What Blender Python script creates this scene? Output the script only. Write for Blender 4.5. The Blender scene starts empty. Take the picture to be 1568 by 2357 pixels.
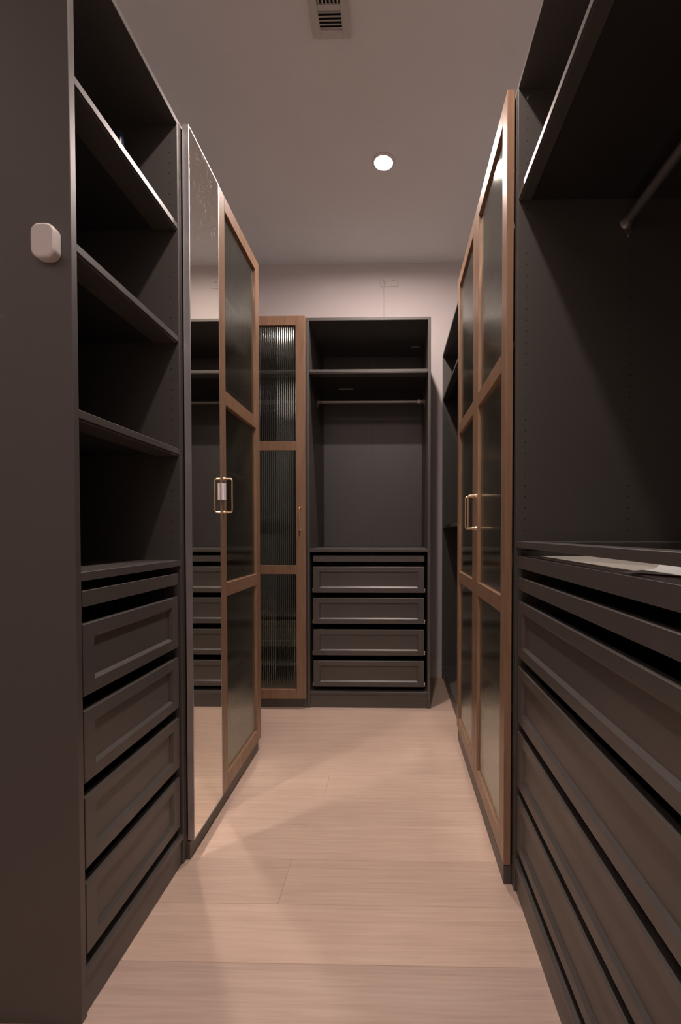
import bpy, bmesh, math, random
from mathutils import Vector, Matrix

random.seed(7)
S = bpy.context.scene
COL = S.collection

# ------------------------------------------------------------------ camera
W, H, F_PX = 1568.0, 2357.0, 1040.84
CX, CY, CAM_Z = 884.4, 1247.9, 1.0668
PITCH, YAW = -0.0200, -0.0193
cd = bpy.data.cameras.new('camera')
cam = bpy.data.objects.new('camera', cd)
COL.objects.link(cam)
cd.sensor_fit = 'VERTICAL'
cd.sensor_width = 36.0 * W / H
cd.sensor_height = 36.0
cd.lens = F_PX * 36.0 / H
cd.shift_x = (W / 2 - CX) / H
cd.shift_y = (CY - H / 2) / H
cd.clip_start = 0.02
fy = Vector((math.sin(YAW), math.cos(YAW), 0))
right = Vector((math.cos(YAW), -math.sin(YAW), 0))
fwd = fy * math.cos(PITCH) + Vector((0, 0, 1)) * math.sin(PITCH)
up = right.cross(fwd)
cam.matrix_world = Matrix(((right.x, up.x, -fwd.x, 0), (right.y, up.y, -fwd.y, 0),
                           (right.z, up.z, -fwd.z, CAM_Z), (0, 0, 0, 1)))
S.camera = cam

# ------------------------------------------------------------------ world, lamps, exposure
w = bpy.data.worlds.new('world')
S.world = w
w.use_nodes = True
w.node_tree.nodes['Background'].inputs[0].default_value = (0, 0, 0, 1)   # closed room, no daylight
S.view_settings.view_transform = 'Standard'
S.view_settings.look = 'None'
S.view_settings.gamma = 1.0
S.view_settings.use_curve_mapping = False
S.view_settings.exposure = 0.0
LAMP_COLOR = (1.0, 0.83, 0.76)
LAMP_STRENGTH = 1270.0
LAMPS = [(-0.05, 2.43), (-0.07, 0.98)]     # downlights in the ceiling, metres
FILL = (-0.07, -1.40, 0.92, 2.7)          # added fill light behind the camera, lifting camera-facing faces: x, y, radius, strength
S.cycles.max_bounces = 12
S.cycles.diffuse_bounces = 6
S.cycles.glossy_bounces = 6
S.cycles.transparent_max_bounces = 24
S.cycles.sample_clamp_indirect = 0.0
S.cycles.blur_glossy = 0.0
S.cycles.use_guiding = True
S.cycles.use_surface_guiding = True
S.cycles.guiding_training_samples = 64

CEIL = 3.03
cm = 0.01

# ------------------------------------------------------------------ materials
def new_mat(name):
    m = bpy.data.materials.new(name)
    m.use_nodes = True
    nt = m.node_tree
    return m, nt, nt.nodes['Principled BSDF']

def N(nt, t, **kw):
    n = nt.nodes.new(t)
    for k, v in kw.items():
        setattr(n, k, v)
    return n

def ramp(nt, fac, stops):
    r = N(nt, 'ShaderNodeValToRGB')
    el = r.color_ramp.elements
    while len(el) < len(stops):
        el.new(0.5)
    for e, (p, c) in zip(el, stops):
        e.position = p
        e.color = (c[0], c[1], c[2], 1)
    nt.links.new(fac, r.inputs[0])
    return r.outputs[0]

def plain(name, col, rough=0.5, metal=0.0, spec=0.5, bump=0.0, bscale=400.0, var=0.0):
    m, nt, b = new_mat(name)
    b.inputs['Roughness'].default_value = rough
    b.inputs['Metallic'].default_value = metal
    b.inputs['Specular IOR Level'].default_value = spec
    b.inputs['Base Color'].default_value = (*col, 1)
    tc = N(nt, 'ShaderNodeTexCoord')
    nz = N(nt, 'ShaderNodeTexNoise')
    nz.inputs['Scale'].default_value = bscale
    nz.inputs['Detail'].default_value = 3
    nt.links.new(tc.outputs['Object'], nz.inputs['Vector'])
    if var:
        lo = tuple(c * (1 - var) for c in col)
        hi = tuple(min(1, c * (1 + var)) for c in col)
        nt.links.new(ramp(nt, nz.outputs['Fac'], [(0.3, lo), (0.7, hi)]), b.inputs['Base Color'])
    if bump:
        bp = N(nt, 'ShaderNodeBump')
        bp.inputs['Strength'].default_value = bump
        bp.inputs['Distance'].default_value = 0.001
        nt.links.new(nz.outputs['Fac'], bp.inputs['Height'])
        nt.links.new(bp.outputs[0], b.inputs['Normal'])
    return m

def grain(name, stops, scale, rough, distort=1.5, spec=0.4, per_object=True, fine=0.25):
    """wood: noise stretched along the board by 'scale', shifted per object"""
    m, nt, b = new_mat(name)
    tc = N(nt, 'ShaderNodeTexCoord')
    mp = N(nt, 'ShaderNodeMapping')
    mp.inputs['Scale'].default_value = scale
    nt.links.new(tc.outputs['Object'], mp.inputs['Vector'])
    if per_object:
        oi = N(nt, 'ShaderNodeObjectInfo')
        mul = N(nt, 'ShaderNodeMath', operation='MULTIPLY')
        mul.inputs[1].default_value = 91.7
        nt.links.new(oi.outputs['Random'], mul.inputs[0])
        cmb = N(nt, 'ShaderNodeCombineXYZ')
        for k in range(3):
            nt.links.new(mul.outputs[0], cmb.inputs[k])
        nt.links.new(cmb.outputs[0], mp.inputs['Location'])
    n1 = N(nt, 'ShaderNodeTexNoise')
    n1.inputs['Scale'].default_value = 1.0
    n1.inputs['Detail'].default_value = 4
    n1.inputs['Distortion'].default_value = distort
    n2 = N(nt, 'ShaderNodeTexNoise')
    n2.inputs['Scale'].default_value = 5.0
    n2.inputs['Detail'].default_value = 2
    for n in (n1, n2):
        nt.links.new(mp.outputs[0], n.inputs['Vector'])
    mx = N(nt, 'ShaderNodeMix')
    mx.data_type = 'FLOAT'
    mx.inputs[0].default_value = fine
    nt.links.new(n1.outputs['Fac'], mx.inputs[2])
    nt.links.new(n2.outputs['Fac'], mx.inputs[3])
    col = ramp(nt, mx.outputs[0], stops)
    if per_object:
        hs = N(nt, 'ShaderNodeHueSaturation')
        mr = N(nt, 'ShaderNodeMapRange')
        mr.inputs[3].default_value = 0.93
        mr.inputs[4].default_value = 1.05
        nt.links.new(oi.outputs['Random'], mr.inputs[0])
        nt.links.new(mr.outputs[0], hs.inputs['Value'])
        nt.links.new(col, hs.inputs['Color'])
        tn = N(nt, 'ShaderNodeMix')
        tn.data_type = 'RGBA'
        tn.blend_type = 'MULTIPLY'
        tn.inputs[0].default_value = 1.0
        nt.links.new(hs.outputs[0], tn.inputs[6])
        nt.links.new(oi.outputs['Color'], tn.inputs[7])
        col = tn.outputs[2]
    nt.links.new(col, b.inputs['Base Color'])
    b.inputs['Roughness'].default_value = rough
    b.inputs['Specular IOR Level'].default_value = spec
    bp = N(nt, 'ShaderNodeBump')
    bp.inputs['Strength'].default_value = 0.15
    bp.inputs['Distance'].default_value = 0.0006
    nt.links.new(mx.outputs[0], bp.inputs['Height'])
    nt.links.new(bp.outputs[0], b.inputs['Normal'])
    return m

M = {}
M['grey'] = plain('dark_grey_foil', (0.074, 0.0672, 0.0615), 0.4, spec=0.7, bump=0.05, bscale=900, var=0.04)
M['grey_back'] = plain('dark_grey_back', (0.08, 0.074, 0.072), 0.42, spec=0.9, var=0.04)
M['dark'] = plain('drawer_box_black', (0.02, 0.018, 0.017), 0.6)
M['wood'] = grain('brown_oak', [(0.25, (0.18, 0.105, 0.062)), (0.5, (0.27, 0.162, 0.1)), (0.75, (0.335, 0.206, 0.13))],
                  (38, 38, 2.2), 0.34, spec=0.5)
M['floor'] = grain('pale_oak_floor', [(0.22, (0.465, 0.335, 0.262)), (0.5, (0.56, 0.415, 0.332)), (0.72, (0.63, 0.48, 0.39))],
                   (1.1, 28, 28), 0.5, distort=1.3, spec=0.3, fine=0.55)
M['under'] = plain('subfloor', (0.16, 0.11, 0.08), 0.8)
M['wall'] = plain('painted_wall', (0.60, 0.555, 0.55), 0.75, spec=0.2, bump=0.08, bscale=220)
M['wall_far'] = plain('painted_wall_behind', (0.60, 0.555, 0.55), 0.75, spec=0.2)
M['slot'] = plain('socket_slot', (0.13, 0.12, 0.12), 0.7)
M['ceiling'] = plain('painted_ceiling', (0.70, 0.70, 0.71), 0.85, spec=0.15, bump=0.08, bscale=220)
M['white'] = plain('white_plastic', (0.66, 0.62, 0.60), 0.4)
M['trimwhite'] = plain('white_gloss_trim', (0.64, 0.60, 0.57), 0.35)
M['ventmetal'] = plain('painted_vent_metal', (0.52, 0.50, 0.48), 0.45)
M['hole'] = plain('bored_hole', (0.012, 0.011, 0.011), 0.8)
M['alu'] = plain('brushed_aluminium', (0.72, 0.70, 0.71), 0.42, metal=1.0, bump=0.05)
M['steel'] = plain('zinc_steel', (0.70, 0.69, 0.70), 0.3, metal=1.0)
M['rail'] = plain('dark_steel_tube', (0.32, 0.30, 0.29), 0.34, metal=0.8)
M['brass'] = plain('polished_brass', (0.90, 0.71, 0.46), 0.3, metal=1.0)
M['paper'] = plain('white_paper', (0.72, 0.69, 0.72), 0.7)
M['ink'] = plain('grey_ink', (0.10, 0.10, 0.12), 0.7)
M['liner'] = plain('cream_felt', (0.50, 0.44, 0.42), 0.9, bump=0.2, bscale=600)
M['blue'] = plain('navy_plastic', (0.02, 0.028, 0.06), 0.35)

def lamp_mat(name, strength):
    m, nt, b = new_mat(name)
    nt.nodes.remove(b)
    e = N(nt, 'ShaderNodeEmission')
    e.inputs[0].default_value = (*LAMP_COLOR, 1)
    e.inputs[1].default_value = strength
    nt.links.new(e.outputs[0], nt.nodes['Material Output'].inputs[0])
    return m
M['lamp'] = lamp_mat('lamp_lens', LAMP_STRENGTH)
M['fill'] = lamp_mat('fill_diffuser', FILL[3])

def mirror_mat():
    m, nt, b = new_mat('mirror_glass')
    b.inputs['Base Color'].default_value = (0.93, 0.92, 0.86, 1)
    b.inputs['Metallic'].default_value = 1.0
    b.inputs['Roughness'].default_value = 0.0
    # greasy wipe marks: thin pale streaks near the upper end of the pane
    tc = N(nt, 'ShaderNodeTexCoord')
    mp = N(nt, 'ShaderNodeMapping')
    mp.inputs['Scale'].default_value = (1, 60, 42)
    mp.inputs['Rotation'].default_value = (0.35, 0, 0)
    nz = N(nt, 'ShaderNodeTexNoise')
    nz.inputs['Scale'].default_value = 1.0
    nz.inputs['Detail'].default_value = 6
    nz.inputs['Distortion'].default_value = 1.2
    nt.links.new(tc.outputs['Object'], mp.inputs[0])
    nt.links.new(mp.outputs[0], nz.inputs['Vector'])
    sep = N(nt, 'ShaderNodeSeparateXYZ')
    nt.links.new(tc.outputs['Object'], sep.inputs[0])
    zone = N(nt, 'ShaderNodeMapRange')
    zone.inputs[1].default_value = 1.88
    zone.inputs[2].default_value = 2.12
    nt.links.new(sep.outputs['Z'], zone.inputs[0])
    st = N(nt, 'ShaderNodeMapRange')
    st.inputs[1].default_value = 0.60
    st.inputs[2].default_value = 0.72
    st.inputs[4].default_value = 0.35
    nt.links.new(nz.outputs['Fac'], st.inputs[0])
    mul = N(nt, 'ShaderNodeMath', operation='MULTIPLY')
    nt.links.new(zone.outputs[0], mul.inputs[0])
    nt.links.new(st.outputs[0], mul.inputs[1])
    d = N(nt, 'ShaderNodeBsdfDiffuse')
    d.inputs[0].default_value = (0.75, 0.72, 0.68, 1)
    mix = N(nt, 'ShaderNodeMixShader')
    nt.links.new(mul.outputs[0], mix.inputs[0])
    nt.links.new(b.outputs[0], mix.inputs[1])
    nt.links.new(d.outputs[0], mix.inputs[2])
    nt.links.new(mix.outputs[0], nt.nodes['Material Output'].inputs[0])
    return m
M['mirror'] = mirror_mat()

def glass_mat(name, rough):
    """thin clear glass: each face lets light through and reflects by Schlick's law"""
    m, nt, b = new_mat(name)
    nt.nodes.remove(b)
    g = N(nt, 'ShaderNodeNewGeometry')
    dot = N(nt, 'ShaderNodeVectorMath', operation='DOT_PRODUCT')
    nt.links.new(g.outputs['Normal'], dot.inputs[0])
    nt.links.new(g.outputs['Incoming'], dot.inputs[1])
    ab = N(nt, 'ShaderNodeMath', operation='ABSOLUTE')
    nt.links.new(dot.outputs['Value'], ab.inputs[0])
    inv = N(nt, 'ShaderNodeMath', operation='SUBTRACT')
    inv.inputs[0].default_value = 1.0
    nt.links.new(ab.outputs[0], inv.inputs[1])
    pw = N(nt, 'ShaderNodeMath', operation='POWER')
    pw.inputs[1].default_value = 2.5
    nt.links.new(inv.outputs[0], pw.inputs[0])
    fr = N(nt, 'ShaderNodeMath', operation='MULTIPLY_ADD')
    fr.use_clamp = True
    fr.inputs[1].default_value = 0.92
    fr.inputs[2].default_value = 0.06
    nt.links.new(pw.outputs[0], fr.inputs[0])
    t = N(nt, 'ShaderNodeBsdfTransparent')
    t.inputs[0].default_value = (0.90, 0.93, 0.90, 1)
    gl = N(nt, 'ShaderNodeBsdfGlossy')
    gl.inputs['Roughness'].default_value = rough
    gl.inputs['Color'].default_value = (0.95, 1.0, 0.96, 1)
    mix = N(nt, 'ShaderNodeMixShader')
    nt.links.new(fr.outputs[0], mix.inputs[0])
    nt.links.new(t.outputs[0], mix.inputs[1])
    nt.links.new(gl.outputs[0], mix.inputs[2])
    nt.links.new(mix.outputs[0], nt.nodes['Material Output'].inputs[0])
    return m
M['glass'] = glass_mat('fluted_glass', 0.07)
M['clear'] = glass_mat('clear_glass', 0.03)

# ------------------------------------------------------------------ mesh helpers (centimetres)
class B:
    def __init__(self):
        self.v, self.f, self.sm = [], [], []

    def add(self, vs, fs, smooth=False):
        o = len(self.v)
        self.v += vs
        self.f += [tuple(i + o for i in f) for f in fs]
        self.sm += [smooth] * len(fs)
        return self

    def box(self, a0, a1, b0, b1, c0, c1, bev=0.0):
        a0, a1 = min(a0, a1), max(a0, a1)
        b0, b1 = min(b0, b1), max(b0, b1)
        c0, c1 = min(c0, c1), max(c0, c1)
        e = min(bev, 0.45 * (a1 - a0), 0.45 * (b1 - b0), 0.45 * (c1 - c0))
        if e <= 0:
            vs = [(a, b, c) for a in (a0, a1) for b in (b0, b1) for c in (c0, c1)]
            return self.add(vs, [(0, 1, 3, 2), (4, 6, 7, 5), (0, 4, 5, 1), (2, 3, 7, 6), (0, 2, 6, 4), (1, 5, 7, 3)])
        vs, idx = [], {}
        for i in (0, 1):
            for j in (0, 1):
                for k in (0, 1):
                    P = ((a0, a1)[i], (b0, b1)[j], (c0, c1)[k])
                    n = ((1, -1)[i], (1, -1)[j], (1, -1)[k])
                    for ax in range(3):                       # ax: the axis whose face the vertex lies on
                        q = [P[t] + (0 if t == ax else n[t] * e) for t in range(3)]
                        idx[i, j, k, ax] = len(vs)
                        vs.append(tuple(q))
        fs = []
        for i in (0, 1):
            fs.append([idx[i, j, k, 0] for j, k in ((0, 0), (0, 1), (1, 1), (1, 0))])
            fs.append([idx[j, i, k, 1] for j, k in ((0, 0), (0, 1), (1, 1), (1, 0))])
            fs.append([idx[j, k, i, 2] for j, k in ((0, 0), (0, 1), (1, 1), (1, 0))])
        for p in (0, 1):
            for q in (0, 1):
                fs.append([idx[p, q, 0, 0], idx[p, q, 1, 0], idx[p, q, 1, 1], idx[p, q, 0, 1]])
                fs.append([idx[p, 0, q, 0], idx[p, 1, q, 0], idx[p, 1, q, 2], idx[p, 0, q, 2]])
                fs.append([idx[0, p, q, 1], idx[1, p, q, 1], idx[1, p, q, 2], idx[0, p, q, 2]])
        for i in (0, 1):
            for j in (0, 1):
                for k in (0, 1):
                    fs.append([idx[i, j, k, 0], idx[i, j, k, 1], idx[i, j, k, 2]])
        return self.add(vs, fs)

    def tube(self, pts, r, n=12, caps=True):
        pts = [Vector(p) for p in pts]
        vs, fs = [], []
        ref = None
        for i, p in enumerate(pts):
            t = (pts[min(i + 1, len(pts) - 1)] - pts[max(i - 1, 0)]).normalized()
            if ref is None:
                ref = Vector((0, 0, 1)) if abs(t.z) < 0.9 else Vector((1, 0, 0))
            u = (ref - t * ref.dot(t)).normalized()
            ref = u
            v = t.cross(u)
            for k in range(n):
                a = 2 * math.pi * k / n
                vs.append(tuple(p + (u * math.cos(a) + v * math.sin(a)) * r))
        for i in range(len(pts) - 1):
            for k in range(n):
                fs.append((i * n + k, i * n + (k + 1) % n, (i + 1) * n + (k + 1) % n, (i + 1) * n + k))
        self.add(vs, fs, True)
        if caps:
            for i in (0, len(pts) - 1):
                self.add([vs[i * n + k] for k in range(n)], [tuple(range(n))])
        return self

    def disc_stack(self, c, axis, prof, n=32, smooth=True):
        """a turned body: prof = [(offset along axis, radius)...], closed at both ends"""
        ax = {'x': (1, 2, 0), 'y': (0, 2, 1), 'z': (0, 1, 2)}[axis]
        vs, fs = [], []
        for h, r in prof:
            for k in range(n):
                a = 2 * math.pi * k / n
                p = [0, 0, 0]
                p[ax[0]] = c[ax[0]] + r * math.cos(a)
                p[ax[1]] = c[ax[1]] + r * math.sin(a)
                p[ax[2]] = c[ax[2]] + h
                vs.append(tuple(p))
        for i in range(len(prof) - 1):
            for k in range(n):
                fs.append((i * n + k, i * n + (k + 1) % n, (i + 1) * n + (k + 1) % n, (i + 1) * n + k))
        self.add(vs, fs, smooth)
        for i in (0, len(prof) - 1):
            self.add([vs[i * n + k] for k in range(n)], [tuple(range(n))])
        return self

ORIGIN = {}

def link(o, parent=None, org=(0, 0, 0)):
    COL.objects.link(o)
    ORIGIN[o.name] = Vector(org)
    if parent is not None:
        o.parent = parent
        o.location = Vector(org) - ORIGIN[parent.name]
    else:
        o.location = org
    return o

def make(name, b, mat, parent=None, frame=None, smooth_angle=None):
    """link the collected shape (in cm, in the unit's own u,d,z frame) as ONE object"""
    pts = [Vector(frame(*p)) * cm if frame else Vector(p) * cm for p in b.v]
    lo = Vector((min(p.x for p in pts), min(p.y for p in pts), min(p.z for p in pts)))
    hi = Vector((max(p.x for p in pts), max(p.y for p in pts), max(p.z for p in pts)))
    org = Vector(((lo.x + hi.x) / 2, (lo.y + hi.y) / 2, lo.z))
    me = bpy.data.meshes.new(name)
    me.from_pydata([tuple(p - org) for p in pts], [], b.f)
    me.polygons.foreach_set('use_smooth', b.sm)
    bm = bmesh.new()
    bm.from_mesh(me)
    bmesh.ops.recalc_face_normals(bm, faces=bm.faces)
    bm.to_mesh(me)
    bm.free()
    me.materials.append(mat)
    return link(bpy.data.objects.new(name, me), parent, org)

def tag(o, label, cat, group=None):
    o['label'] = label
    o['category'] = cat
    if group:
        o['group'] = group
    return o

def thing(name, label, cat, loc, group=None):
    o = bpy.data.objects.new(name, None)
    o.empty_display_size = 0.1
    link(o, None, Vector(loc) * cm)
    return tag(o, label, cat, group)

def struct(name, b, mat, parent=None):
    o = make(name, b, mat, parent)
    if parent is None:
        o['kind'] = 'structure'
    return o

# ------------------------------------------------------------------ room shell
X0, X1, Y0, Y1 = -126.5, 95.5, -235.0, 333.4
C = CEIL * 100
struct('ceiling', B().box(X0 - 10, X1 + 10, Y0 - 10, Y1 + 10, C, C + 12), M['ceiling'])
struct('wall_back', B().box(X0 - 10, X1 + 10, Y1, Y1 + 10, -4, C), M['wall'])
struct('wall_front', B().box(X0 - 10, X1 + 10, Y0 - 10, Y0, -4, C), M['wall_far'])
struct('wall_left', B().box(X0 - 10, X0, Y0, Y1, -4, C), M['wall'])
struct('wall_right', B().box(X1, X1 + 10, Y0, Y1, -4, C), M['wall'])
floor = struct('floor', B().box(X0, X1, Y0, Y1, -4, -1.2), M['under'])
rnd = random.Random(3)
edges = [127.3 + 17.8 * k for k in range(-21, 13)]
for k in range(len(edges) - 1):
    y0, y1 = max(edges[k], Y0), min(edges[k + 1], Y1)
    if y1 - y0 < 1:
        continue
    if abs(edges[k] - 127.3) < 1:
        js = [-33.0]
    elif abs(edges[k] - 180.7) < 1:
        js = [-27.8]
    else:
        js = [rnd.choice([rnd.uniform(-110, -76), rnd.uniform(46, 85)])]
    xs = [X0] + js + [X1]
    for a, b_ in zip(xs[:-1], xs[1:]):
        pl = make('floor_plank', B().box(a + .02, b_ - .02, y0 + .02, y1 - .02, -1.2, 0, 0.06), M['floor'], floor)
        v = rnd.uniform(.97, 1.03)
        pl.color = (v, v, v, 1) if abs(edges[k] - 91.7) > 1 else (.84, .85, .88, 1)   # one board is greyer

# baseboard on the back wall, right of the back cabinet
bb = B().box(X0, X1, Y1 - 1.4, Y1, 0, 9.2, 0.1)
bb.box(X0, X1, Y1 - 1.1, Y1, 9.2, 11.6, 0.25)
bb.box(X0, X1, Y1 - 0.7, Y1, 11.6, 13.6, 0.3)
struct('baseboard_back', bb, M['trimwhite'])

# ------------------------------------------------------------------ cabinet frames of reference
XL, XR, YB = -67.4, 36.1, 273.2        # front planes of the left row, right row and back row
def left(y0):
    return lambda u, d, z: (XL - d, y0 + u, z)
def rightf(y0):
    return lambda u, d, z: (XR + d, y0 + u, z)
def back(x0):
    return lambda u, d, z: (x0 + u, YB + d, z)

T, DEP, HT = 1.8, 58.0, 236.0
BV = 0.12

def carcass(root, fr, wd, plinth_d=0.6, back_seam=True):
    """frame of an open wardrobe: sides, top, bottom, plinth and back"""
    make('side_panel', B().box(0.02, T, 0, DEP, 0, HT, BV), M['grey'], root, fr)
    make('side_panel', B().box(wd - T, wd - .02, 0, DEP, 0, HT, BV), M['grey'], root, fr)
    make('top_panel', B().box(T, wd - T, 0, DEP, HT - T, HT, BV), M['grey'], root, fr)
    make('bottom_panel', B().box(T, wd - T, 0, DEP, 8.2, 10, BV), M['grey'], root, fr)
    make('plinth', B().box(T, wd - T, plinth_d, plinth_d + T, 0, 8.15, BV), M['grey'], root, fr)
    if back_seam and wd > 60:
        for a, c in ((T, wd / 2 - .04), (wd / 2 + .04, wd - T)):
            make('back_panel', B().box(a, c, DEP - 1.2, DEP - .7, 10, HT - T), M['grey_back'], root, fr)
    else:
        make('back_panel', B().box(T, wd - T, DEP - 1.2, DEP - .7, 10, HT - T), M['grey_back'], root, fr)

def shelf(root, fr, wd, ztop, strip=7.5, d0=0.15):
    s = make('shelf', B().box(T + .05, wd - T - .05, d0, DEP - 2, ztop - T, ztop, BV), M['grey'], root, fr)
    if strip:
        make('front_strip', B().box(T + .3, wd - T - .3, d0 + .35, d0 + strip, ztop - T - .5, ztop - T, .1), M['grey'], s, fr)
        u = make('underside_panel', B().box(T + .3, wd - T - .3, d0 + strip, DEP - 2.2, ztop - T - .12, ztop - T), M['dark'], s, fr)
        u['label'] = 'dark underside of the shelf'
    return s

def front_panel(u0, u1, z0, z1, d0, bw, bh):
    """shaker drawer front: flat border, sloped inner edge, recessed field"""
    th, rec, sl = 1.8, 0.8, 0.8
    b = B()
    e = 0.12
    o = [(u0, z0), (u1, z0), (u1, z1), (u0, z1)]
    def ring(k, dd):
        return [(u0 + k[0], dd, z0 + k[1]), (u1 - k[0], dd, z0 + k[1]), (u1 - k[0], dd, z1 - k[1]), (u0 + k[0], dd, z1 - k[1])]
    rings = [ring((0, 0), d0 + th), ring((0, 0), d0 + e), ring((e, e), d0), ring((bw, bh), d0),
             ring((bw + sl, bh + sl), d0 + rec)]
    vs = [p for r in rings for p in r]
    fs = [(0, 1, 2, 3)]
    for r in range(len(rings) - 1):
        for k in range(4):
            fs.append((r * 4 + k, r * 4 + (k + 1) % 4, r * 4 + 4 + (k + 1) % 4, r * 4 + 4 + k))
    n = len(rings) * 4 - 4
    fs.append((n, n + 1, n + 2, n + 3))
    return b.add(vs, fs)

def drawer(root, fr, wd, z0, h=16.0, d0=0.5, flat=False, g=2.4):
    u0, u1 = g, wd - g
    box = B()
    hb = h - 3.5 if not flat else h - .6
    box.box(u0 + 1.0, u0 + 2.2, d0 + T, DEP - 5, z0 + .4, z0 + hb)
    box.box(u1 - 2.2, u1 - 1.0, d0 + T, DEP - 5, z0 + .4, z0 + hb)
    box.box(u0 + 2.2, u1 - 2.2, DEP - 6.2, DEP - 5, z0 + .4, z0 + hb)
    box.box(u0 + 2.2, u1 - 2.2, d0 + T, DEP - 6.2, z0 + .4, z0 + 1.2)
    dr = make('tray' if flat else 'drawer', box, M['dark'] if not flat else M['grey'], root, fr)
    if flat:
        make('tray_front', B().box(u0, u1, d0, d0 + T, z0, z0 + h, BV), M['grey'], dr, fr)
    else:
        make('drawer_front', front_panel(u0, u1, z0, z0 + h, d0, 3.7, 2.9), M['grey'], dr, fr)
        for a, c in ((u0 - .48, u0 - .12), (u1 + .12, u1 + .48)):
            sl = B().box(a, c, d0 + .8, DEP - 8, z0 + .2, z0 + 1.5)
            m_ = (a + c) / 2
            sl.disc_stack((m_, d0 + 1.2, z0 + 2.0), 'x', [(-.2, .55), (.2, .55)], 12)
            make('drawer_slide', sl, M['steel'], dr, fr)
    return dr

def holes(root, fr, u, z0, z1, side, cols=(2.6, 32.5), skip=()):
    """columns of bored shelf holes on the inner face of a side panel"""
    b = B()
    for c in cols:
        z = z0
        while z <= z1:
            if not any(lo < z < hi for lo, hi in skip):
                b.disc_stack((u, c, z), 'x', [(-.012, .24), (.012, .24)], 8, False)
            z += 3.2
    o = make('pin_holes', b, M['hole'], root, fr)
    o['kind'] = 'stuff'
    return o

def pin(root, fr, u, d, z, s):
    b = B().disc_stack((u, d, z), 'x', [(0, .34), (s * .5, .34), (s * .7, .22)] if s > 0 else [(s * .7, .22), (s * .5, .34), (0, .34)], 12)
    return make('shelf_pin', b, M['steel'], root, fr)

def rail(root, fr, wd, d, z, cap=False):
    r = make('clothes_rail', B().tube([(T + .6, d, z), (wd - T - .6, d, z)], 1.25, 20), M['rail'], root, fr)
    for u, s in ((T, 1), (wd - T, -1)):
        b = B().disc_stack((u, d, z), 'x', sorted([(0, 2.0), (s * .35, 2.0), (s * .5, 1.75), (s * 1.6, 1.6), (s * 1.9, 1.45)]), 24)
        b.disc_stack((u + s * .25, d + 1.1, z - 2.9), 'x', [(-.25, .5), (.25, .5)], 14)
        b.box(u, u + s * .4, d - .4, d + 1.3, z - 3.2, z - 1.2, .1)
        make('rail_bracket', b, M['rail'], r, fr)
        if s < 0 and cap:
            e = make('end_collar', B().tube([(u - 4.6, d, z), (u - 3.2, d, z)], 1.5, 20), M['white'], r, fr)
            e['label'] = 'white collar on the rail end'
    return r

def handle_shape(u, z0, z1, d0, out=3.3, r=.36):
    pts = [(u, d0, z0)]
    c = 0.9
    n = 6
    for k in range(n + 1):
        a = math.pi / 2 * k / n
        pts.append((u, d0 - out + c - c * math.sin(a), z0 + c - c * math.cos(a)))
    for k in range(n + 1):
        a = math.pi / 2 * k / n
        pts.append((u, d0 - out + c - c * math.cos(a), z1 - c + c * math.sin(a)))
    pts.append((u, d0, z1))
    b = B().tube(pts, r, 12)
    for z in (z0, z1):
        b.disc_stack((u, d0, z), 'y', [(-.45, .5), (-.3, .62), (0, .62)], 14)
    return b

def fluted(u0, u1, z0, z1, d0, th=.4, pitch=1.2, ang=21):
    """pressed glass sheet whose two faces both follow rounded vertical ribs"""
    n = max(2, round((u1 - u0) / pitch))
    p = (u1 - u0) / n
    R = p / 2 / math.sin(math.radians(ang))
    b = B()
    SEG = 8
    sag = R * (1 - math.cos(math.radians(ang)))
    for off in (0.0, th):
        for i in range(n):
            pts = []
            for k in range(SEG + 1):
                a = math.radians(ang) * (2 * k / SEG - 1)
                u, d = u0 + p * (i + .5) + R * math.sin(a), d0 + off + R * (1 - math.cos(a))
                pts += [(u, d, z0), (u, d, z1)]
            b.add(pts, [(2 * k, 2 * k + 1, 2 * k + 3, 2 * k + 2) for k in range(SEG)], True)
    for u in (u0, u1):
        b.add([(u, d0 + sag, z0), (u, d0 + sag, z1), (u, d0 + sag + th, z1), (u, d0 + sag + th, z0)], [(0, 1, 2, 3)])
    return b

RAILS = [(6.5, 12.2), (82.0, 87.3), (156.2, 161.7), (230.4, 236.0)]

def glass_door(root, fr, u0, u1, hu, hz, d0=-2.7, label=None):
    """oak frame of two stiles and four rails round three fluted panes"""
    u0, u1 = u0 + .15, u1 - .15
    st, th = 5.6, 2.1
    f = B()
    f.box(u0, u0 + st, d0, d0 + th, 6.5, 236, .12)
    f.box(u1 - st, u1, d0, d0 + th, 6.5, 236, .12)
    for a, c in RAILS:
        f.box(u0 + st + .03, u1 - st - .03, d0 + .02, d0 + th - .02, a, c, .12)
    dr = make('door', f, M['wood'], root, fr)
    if label:
        dr['label'] = label
    for k in range(3):
        make('glass_pane', fluted(u0 + st, u1 - st, RAILS[k][1], RAILS[k + 1][0], d0 + 1.1), M['glass'], dr, fr)
    make('handle', handle_shape(hu, hz[0], hz[1], d0), M['brass'], dr, fr)
    return dr

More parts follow.
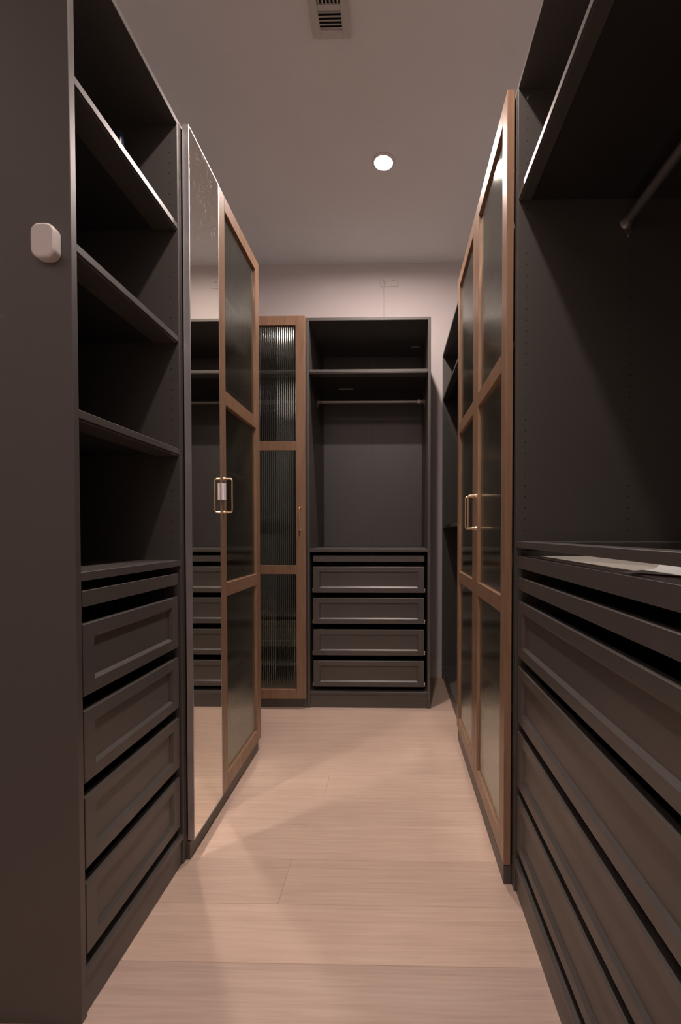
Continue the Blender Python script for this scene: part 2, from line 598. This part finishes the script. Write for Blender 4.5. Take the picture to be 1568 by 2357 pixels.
# ------------------------------------------------------------------ left row
LY = 94.6
fr = left(LY)
r = thing('open_wardrobe', 'dark grey open wardrobe with three shelves above four drawers, nearest on the left', 'wardrobe', fr(25, 29, 0))
carcass(r, fr, 49.6)
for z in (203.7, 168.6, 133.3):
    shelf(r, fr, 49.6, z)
c_ = make('divider_shelf', B().box(T, 49.6 - T, 0.05, DEP - 2, 96.2, 98.2, BV), M['grey'], r, fr)
drawer(r, fr, 49.6, 90.4, 3.6, flat=True, g=2.8)
for z in (12.9, 32.1, 51.3, 70.6):
    drawer(r, fr, 49.6, z, g=2.8)
holes(r, fr, 49.6 - T, 104, 230, -1, skip=((130, 135), (165, 170), (200, 205)))
bt = thing('bottle', 'small dark blue bottle standing on the top shelf of the left open wardrobe', 'bottle', (-80, 133, 203.7))
make('bottle_body', B().disc_stack((-80, 133, 203.72), 'z', [(0, 1.9), (.4, 2.2), (11.5, 2.2), (13.5, 1.6), (14.3, .9), (15.4, .9)], 28), M['blue'], bt)
make('bottle_cap', B().disc_stack((-80, 133, 219.1), 'z', [(0, 1.25), (4.2, 1.2), (4.9, .9), (5.1, .4)], 24), M['blue'], bt)

LY2 = LY + 49.6
fr = left(LY2)
r = thing('mirror_wardrobe', 'dark grey wardrobe with a narrow mirror door and an oak fluted glass door', 'wardrobe', fr(37.5, 29, 0))
carcass(r, fr, 75.2)
for z in (205.2, 168, 133, 97, 50):
    shelf(r, fr, 75.2, z, 0, 2.5)
make('toe_board', B().box(0.2, 75.0, -1.2, -0.05, 0, 5.6, .1), M['grey'], r, fr)
# mirror door: aluminium edge all round a thick backing with the mirror let in flush
u0, u1, d0 = .15, 24.9, -2.7
f = B()
f.box(u0, u0 + .45, d0, d0 + 2.1, 6.5, 236, .05)
f.box(u1 - .45, u1, d0, d0 + 2.1, 6.5, 236, .05)
f.box(u0 + .45, u1 - .45, d0, d0 + 2.1, 6.5, 6.95, .05)
f.box(u0 + .45, u1 - .45, d0, d0 + 2.1, 235.55, 236, .05)
md = make('door', f, M['alu'], r, fr)
md['label'] = 'narrow mirror door with a thin aluminium edge'
make('mirror_pane', B().box(u0 + .45, u1 - .45, d0 + .05, d0 + .5, 6.95, 235.55), M['mirror'], md, fr)
make('backing_board', B().box(u0 + .45, u1 - .45, d0 + .55, d0 + 2.0, 6.95, 235.55), M['grey'], md, fr)
glass_door(r, fr, 24.9, 75.2, 27.9, (114.6, 127.4))
b = B().box(-64.72, -63.5, 169.5, 169.62, 119.3, 125.6)
b.box(-63.62, -63.5, 169.6, 170.6, 119.3, 125.6)
b.box(-64.72, -63.2, 170.5, 170.62, 119.3, 125.6)
tag(make('paper_tag', b, M['paper']), 'white folded paper tag stuck beside the brass handle next to the mirror', 'tag')

# ------------------------------------------------------------------ back row
fr = back(-52.2)
r = thing('hanging_wardrobe', 'dark grey open wardrobe with clothes rail over four drawers at the far end', 'wardrobe', fr(37.5, 29, 0))
carcass(r, fr, 75.0)
shelf(r, fr, 75.0, 205.2)
rail(r, fr, 75.0, 29, 194, True)
make('divider_shelf', B().box(T, 75 - T, 0.05, DEP - 2, 95.2, 97.1, BV), M['grey'], r, fr)
drawer(r, fr, 75, 89.3, 3.7, flat=True, g=3.7)
for z in (12.9, 32.1, 51.4, 70.4):
    drawer(r, fr, 75, z, 15.8, g=3.7)
for u in (T, 75 - T):
    holes(r, fr, u, 104, 230, 1, skip=((190, 199), (202, 206)))
# pale strips on the undersides of the shelf and the top panel
make('pale_strip', B().box(16.0, 25.6, 30.2, 32.4, 203.2, 203.27), M['paper'], r, fr)
make('pale_strip', B().box(65.0, 70.6, 38.5, 41.0, 234.1, 234.18), M['paper'], r, fr)

fr = back(-102.3)
r = thing('glass_front_wardrobe', 'wardrobe with one narrow oak fluted glass door beside the far open wardrobe', 'wardrobe', fr(25, 29, 0))
carcass(r, fr, 50.0, back_seam=False)
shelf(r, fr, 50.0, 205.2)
rail(r, fr, 50.0, 29, 194)
for z in (57.5, 27.5):
    shelf(r, fr, 50.0, z, 0)
drawer(r, fr, 50, 37.5, 15.8)
glass_door(r, fr, 0, 50.0, 46.9, (108.5, 122))

# ------------------------------------------------------------------ right row
RY = 35.0
fr = rightf(RY)
r = thing('drawer_wardrobe', 'wide dark grey open wardrobe with top shelf and rail over drawers, nearest on the right', 'wardrobe', fr(50, 29, 0))
carcass(r, fr, 100.0)
shelf(r, fr, 100.0, 204.6, 3.6)
rail(r, fr, 100.0, 31, 196)
f = B()                                    # framed glass top over the shallow tray
f.box(T, 100 - T, 0.05, 4.6, 102.4, 104.3, BV)
f.box(T, 100 - T, DEP - 6.5, DEP - 2, 102.4, 104.3, BV)
f.box(T, T + 4.5, 4.6, DEP - 6.5, 102.4, 104.3, BV)
f.box(100 - T - 4.5, 100 - T, 4.6, DEP - 6.5, 102.4, 104.3, BV)
gs = make('divider_shelf', f, M['grey'], r, fr)
gs['label'] = 'dark grey framed shelf with a glass top'
make('glass_top', B().box(T + 4.5, 100 - T - 4.5, 4.6, DEP - 6.5, 103.6, 104.1), M['clear'], gs, fr)
tr = drawer(r, fr, 100, 96.5, 3.6, flat=True, g=2.6)
ln = make('tray_liner', B().box(5.2, 94.8, 2.6, DEP - 7, 97.9, 100.2, .1), M['liner'], tr, fr)
ln['label'] = 'cream felt liner of the top tray'
make('tray_rim', B().box(94.9, 96.3, 2.4, DEP - 5, 97.5, 101.6, .1), M['grey'], tr, fr)
drawer(r, fr, 100, 90.2, 3.6, flat=True, g=2.6)
for z in (13.4, 32.5, 51.5, 70.7):
    drawer(r, fr, 100, z, 16.2, g=2.6)
holes(r, fr, 100 - T, 107.6, 232, -1, skip=((189, 199.5), (201.5, 205)))
pin(r, fr, 100 - T, 2.6, 101.2, -1)
pin(r, fr, 100 - T, 2.6, 231.5, -1)
pin(r, fr, 100 - T, 31.5, 192.0, -1)

# crumpled instruction leaflet in the tray
vs, fs = [], []
nx, ny = 20, 14

def leaf(q, t):
    e = min(1, max(0, (q - .42) / .16))
    e = e * e * (3 - 2 * e)
    f = max(0, 1 - t / .75)
    return (36.8 + 19 * q + 11 * t, 72.5 + 13.5 * q - 17.5 * t,
            100.5 + .1 * math.sin(4 * q + 5 * t) + 1.35 * e * f ** .7)
for i in range(nx + 1):
    for j in range(ny + 1):
        vs.append(leaf(i / nx, j / ny))
for i in range(nx):
    for j in range(ny):
        a = i * (ny + 1) + j
        fs.append((a, a + 1, a + ny + 2, a + ny + 1))
n0 = len(vs)
vs2 = vs + [(x, y, z - .05) for x, y, z in vs]
fs2 = fs + [tuple(reversed([k + n0 for k in f])) for f in fs]
rim = [i * (ny + 1) for i in range(nx + 1)] + [nx * (ny + 1) + j for j in range(1, ny + 1)] + \
      [i * (ny + 1) + ny for i in range(nx - 1, -1, -1)] + [j for j in range(ny - 1, 0, -1)]
for k in range(len(rim)):
    a, c = rim[k], rim[(k + 1) % len(rim)]
    fs2.append((a, c, c + n0, a + n0))
lf = make('leaflet', B().add(vs2, fs2), M['paper'])
tag(lf, 'white printed paper leaflet lying in the pulled-out top tray at right', 'leaflet')
b = B()
rr = random.Random(5)
for row in range(3):
    q = .55 + .02 * row
    while q < .95:
        l = rr.uniform(.03, .07)
        t0 = .06 + .055 * row
        p = [Vector(leaf(q, t0)), Vector(leaf(q + l, t0)), Vector(leaf(q + l, t0 + .025)), Vector(leaf(q, t0 + .025))]
        b.add([tuple(v + Vector((0, 0, h))) for h in (.01, .05) for v in p],
              [(0, 1, 2, 3), (4, 5, 6, 7), (0, 1, 5, 4), (1, 2, 6, 5), (2, 3, 7, 6), (3, 0, 4, 7)])
        q += l + .02
pr = make('print', b, M['ink'], lf)
pr['kind'] = 'stuff'

RY2 = RY + 100.0
fr = rightf(RY2)
r = thing('double_door_wardrobe', 'wardrobe on the right with a pair of oak fluted glass doors', 'wardrobe', fr(50, 29, 0))
carcass(r, fr, 100.0)
for z in (205.2, 168, 97, 50):
    shelf(r, fr, 100.0, z, 0, 2.5)
make('toe_board', B().box(1.2, 98.4, -2.4, -0.05, 0, 5.6, .1), M['grey'], r, fr)
glass_door(r, fr, 0, 50.0, 46.9, (108.6, 121.7))
glass_door(r, fr, 50.0, 100.0, 53.1, (108.6, 121.7))

RY3 = RY2 + 100.0
fr = rightf(RY3)
r = thing('corner_wardrobe', 'dark grey open wardrobe partly hidden behind the right-hand glass doors', 'wardrobe', fr(49, 29, 0))
carcass(r, fr, 97.0)
shelf(r, fr, 97.0, 204.6, 3.6)
rail(r, fr, 97.0, 31, 195)
make('divider_shelf', B().box(T, 97 - T, 0.3, DEP - 2, 110.5, 112.4, BV), M['grey'], r, fr)
holes(r, fr, 97 - T, 116, 200, -1)

# ------------------------------------------------------------------ small things
# white motion sensor stuck on the end panel
def rounded_slab(x0, x1, z0, z1, y_back, depth, r, e):
    b = B()
    def loop(y, k):
        pts = []
        for cx_, cz_, a0 in ((x1 - r, z1 - r, 0), (x0 + r, z1 - r, 90), (x0 + r, z0 + r, 180), (x1 - r, z0 + r, 270)):
            for t in range(7):
                a = math.radians(a0 + 15 * t)
                pts.append((cx_ + (r - k) * math.cos(a), y, cz_ + (r - k) * math.sin(a)))
        return pts
    ls = [loop(y_back, 0.1), loop(y_back - depth + e, 0), loop(y_back - depth + e * .3, e * .3), loop(y_back - depth, e)]
    n = len(ls[0])
    vs = [p for l in ls for p in l]
    fs = []
    for i in range(len(ls) - 1):
        for k in range(n):
            fs.append((i * n + k, i * n + (k + 1) % n, (i + 1) * n + (k + 1) % n, (i + 1) * n + k))
    b.add(vs, fs, True)
    b.add(ls[0], [tuple(range(n))])
    b.add(ls[-1], [tuple(range(n))])
    return b
ms = thing('motion_sensor', 'small white rounded sensor stuck on the grey end panel at left', 'sensor', (-71.6, LY, 163.4))
make('sensor_body', rounded_slab(-74.5, -69.4, 163.3, 170.4, LY - .02, 2.1, 1.9, .45), M['white'], ms)
make('base_plate', rounded_slab(-74.0, -69.8, 164.0, 169.8, LY, .35, 1.1, .05), M['white'], ms)

# outlet plate high on the back wall, with a plug and its thin cable
ow = thing('wall_outlet', 'white double outlet plate high on the back wall', 'outlet', (-2.7, Y1, 286))
make('cover_plate', rounded_slab(-9.0, 3.6, 286.0, 293.2, Y1 - .01, .6, .5, .3), M['wall'], ow)
for x in (-6.0, .6):
    rc = make('socket', rounded_slab(x - 1.7, x + 1.7, 287.0, 292.2, Y1 - .6, .2, .4, .08), M['wall'], ow)
    b = B()
    for dx in (-.65, .65):
        b.box(x + dx - .12, x + dx + .12, Y1 - .84, Y1 - .79, 289.6, 291.0)
    b.disc_stack((x, Y1 - .81, 288.3), 'y', [(-.03, .3), (.03, .3)], 10)
    make('slots', b, M['slot'], rc)
pp = thing('power_cable', 'thin white cable plugged into the high outlet and hanging down the back wall', 'cable', (-6.2, Y1 - 1, 240))
make('plug', rounded_slab(-7.2, -5.2, 289.3, 291.4, Y1 - .85, 1.8, .5, .2), M['wall'], pp)
make('cord', B().tube([(-6.3, Y1 - 2.2, 289.2), (-6.8, Y1 - 1.9, 287), (-6.6, Y1 - .9, 284.5), (-6.4, Y1 - .4, 280), (-6.3, Y1 - .4, 262), (-6.3, Y1 - .5, 240)], .45, 8), M['wall'], pp)

# ceiling vent
vt = thing('ceiling_vent', 'white metal air vent with dark slots set in the ceiling', 'vent', (-24, 160, C))
vx0, vx1, vy0, vy1 = -31.6, -16.4, 142.0, 182.5
f = B()
ix0, ix1 = -28.3, -19.7
sec = [(145.2, 152.0), (154.2, 171.0), (173.0, 179.6)]
f.box(vx0, ix0, vy0, vy1, C - .8, C - .02, .2)
f.box(ix1, vx1, vy0, vy1, C - .8, C - .02, .2)
ys = [vy0] + [y for s_ in sec for y in s_] + [vy1]
for k in range(0, len(ys), 2):
    f.box(ix0, ix1, ys[k], ys[k + 1], C - .8, C - .02, .1)
make('vent_frame', f, M['ventmetal'], vt)
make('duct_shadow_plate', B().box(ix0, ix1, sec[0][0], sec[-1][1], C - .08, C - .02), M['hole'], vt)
def slat(p0, p1, half, tilt):
    (xa, ya), (xb, yb) = p0, p1
    dx, dy = xb - xa, yb - ya
    l = math.hypot(dx, dy)
    nx_, ny_ = -dy / l, dx / l
    c0, s0 = math.cos(tilt), math.sin(tilt)
    vs = []
    for (x, y) in (p0, p1):
        for sg in (-1, 1):
            for th in (0, .09):
                vs.append((x + nx_ * half * sg * c0, y + ny_ * half * sg * c0, C - .45 + half * sg * s0 + th))
    return B().add(vs, [(0, 1, 3, 2), (4, 6, 7, 5), (0, 4, 5, 1), (2, 3, 7, 6), (0, 2, 6, 4), (1, 5, 7, 3)])
for k in range(6):
    x = ix0 + .7 + k * 1.42
    make('vent_slat', slat((x, sec[1][0]), (x, sec[1][1]), .45, math.radians(40)), M['ventmetal'], vt)
for s_, tl in ((sec[0], -1), (sec[2], 1)):
    for k in range(5):
        y = s_[0] + .7 + k * 1.35
        make('vent_slat', slat((ix0, y), (ix1, y), .62, math.radians(28) * tl), M['ventmetal'], vt)

# downlights
LLAB = ['bright round recessed downlight in the ceiling, beyond the vent',
        'round recessed downlight in the ceiling, nearer than the vent and above the frame']
for (x, y), lab in zip(LAMPS, LLAB):
    x, y = x * 100, y * 100
    dl = thing('ceiling_downlight', lab, 'downlight', (x, y, C))
    ring = B()
    n = 40
    prof = [(4.5, -.6), (5.0, -.8), (5.9, -.5), (6.2, -.02), (4.5, -.02)]
    vs = []
    for rad, hh in prof:
        for k in range(n):
            a = 2 * math.pi * k / n
            vs.append((x + rad * math.cos(a), y + rad * math.sin(a), C + hh))
    fs = []
    for i in range(len(prof)):
        i2 = (i + 1) % len(prof)
        for k in range(n):
            fs.append((i * n + k, i * n + (k + 1) % n, i2 * n + (k + 1) % n, i2 * n + k))
    make('trim_ring', ring.add(vs, fs, True), M['white'], dl)
    make('lens', B().disc_stack((x, y, C - .2), 'z', [(-.08, 4.45), (.1, 4.45)], 40, False), M['lamp'], dl)

x, y, rad = FILL[0] * 100, FILL[1] * 100, FILL[2] * 100  # unseen fill disc, added to brighten surfaces that face the camera
dl = thing('fill_light', 'very wide round fill light added behind the camera, out of the frame', 'ceiling light', (x, y, C))
make('rim', B().disc_stack((x, y, C - .02), 'z', [(-2.5, rad + 1.5), (0, rad + 2.0)], 48, False), M['white'], dl)
make('diffuser', B().disc_stack((x, y, C - 2.55), 'z', [(-.6, rad - 3), (-.3, rad - 1), (-.02, rad)], 48), M['fill'], dl)
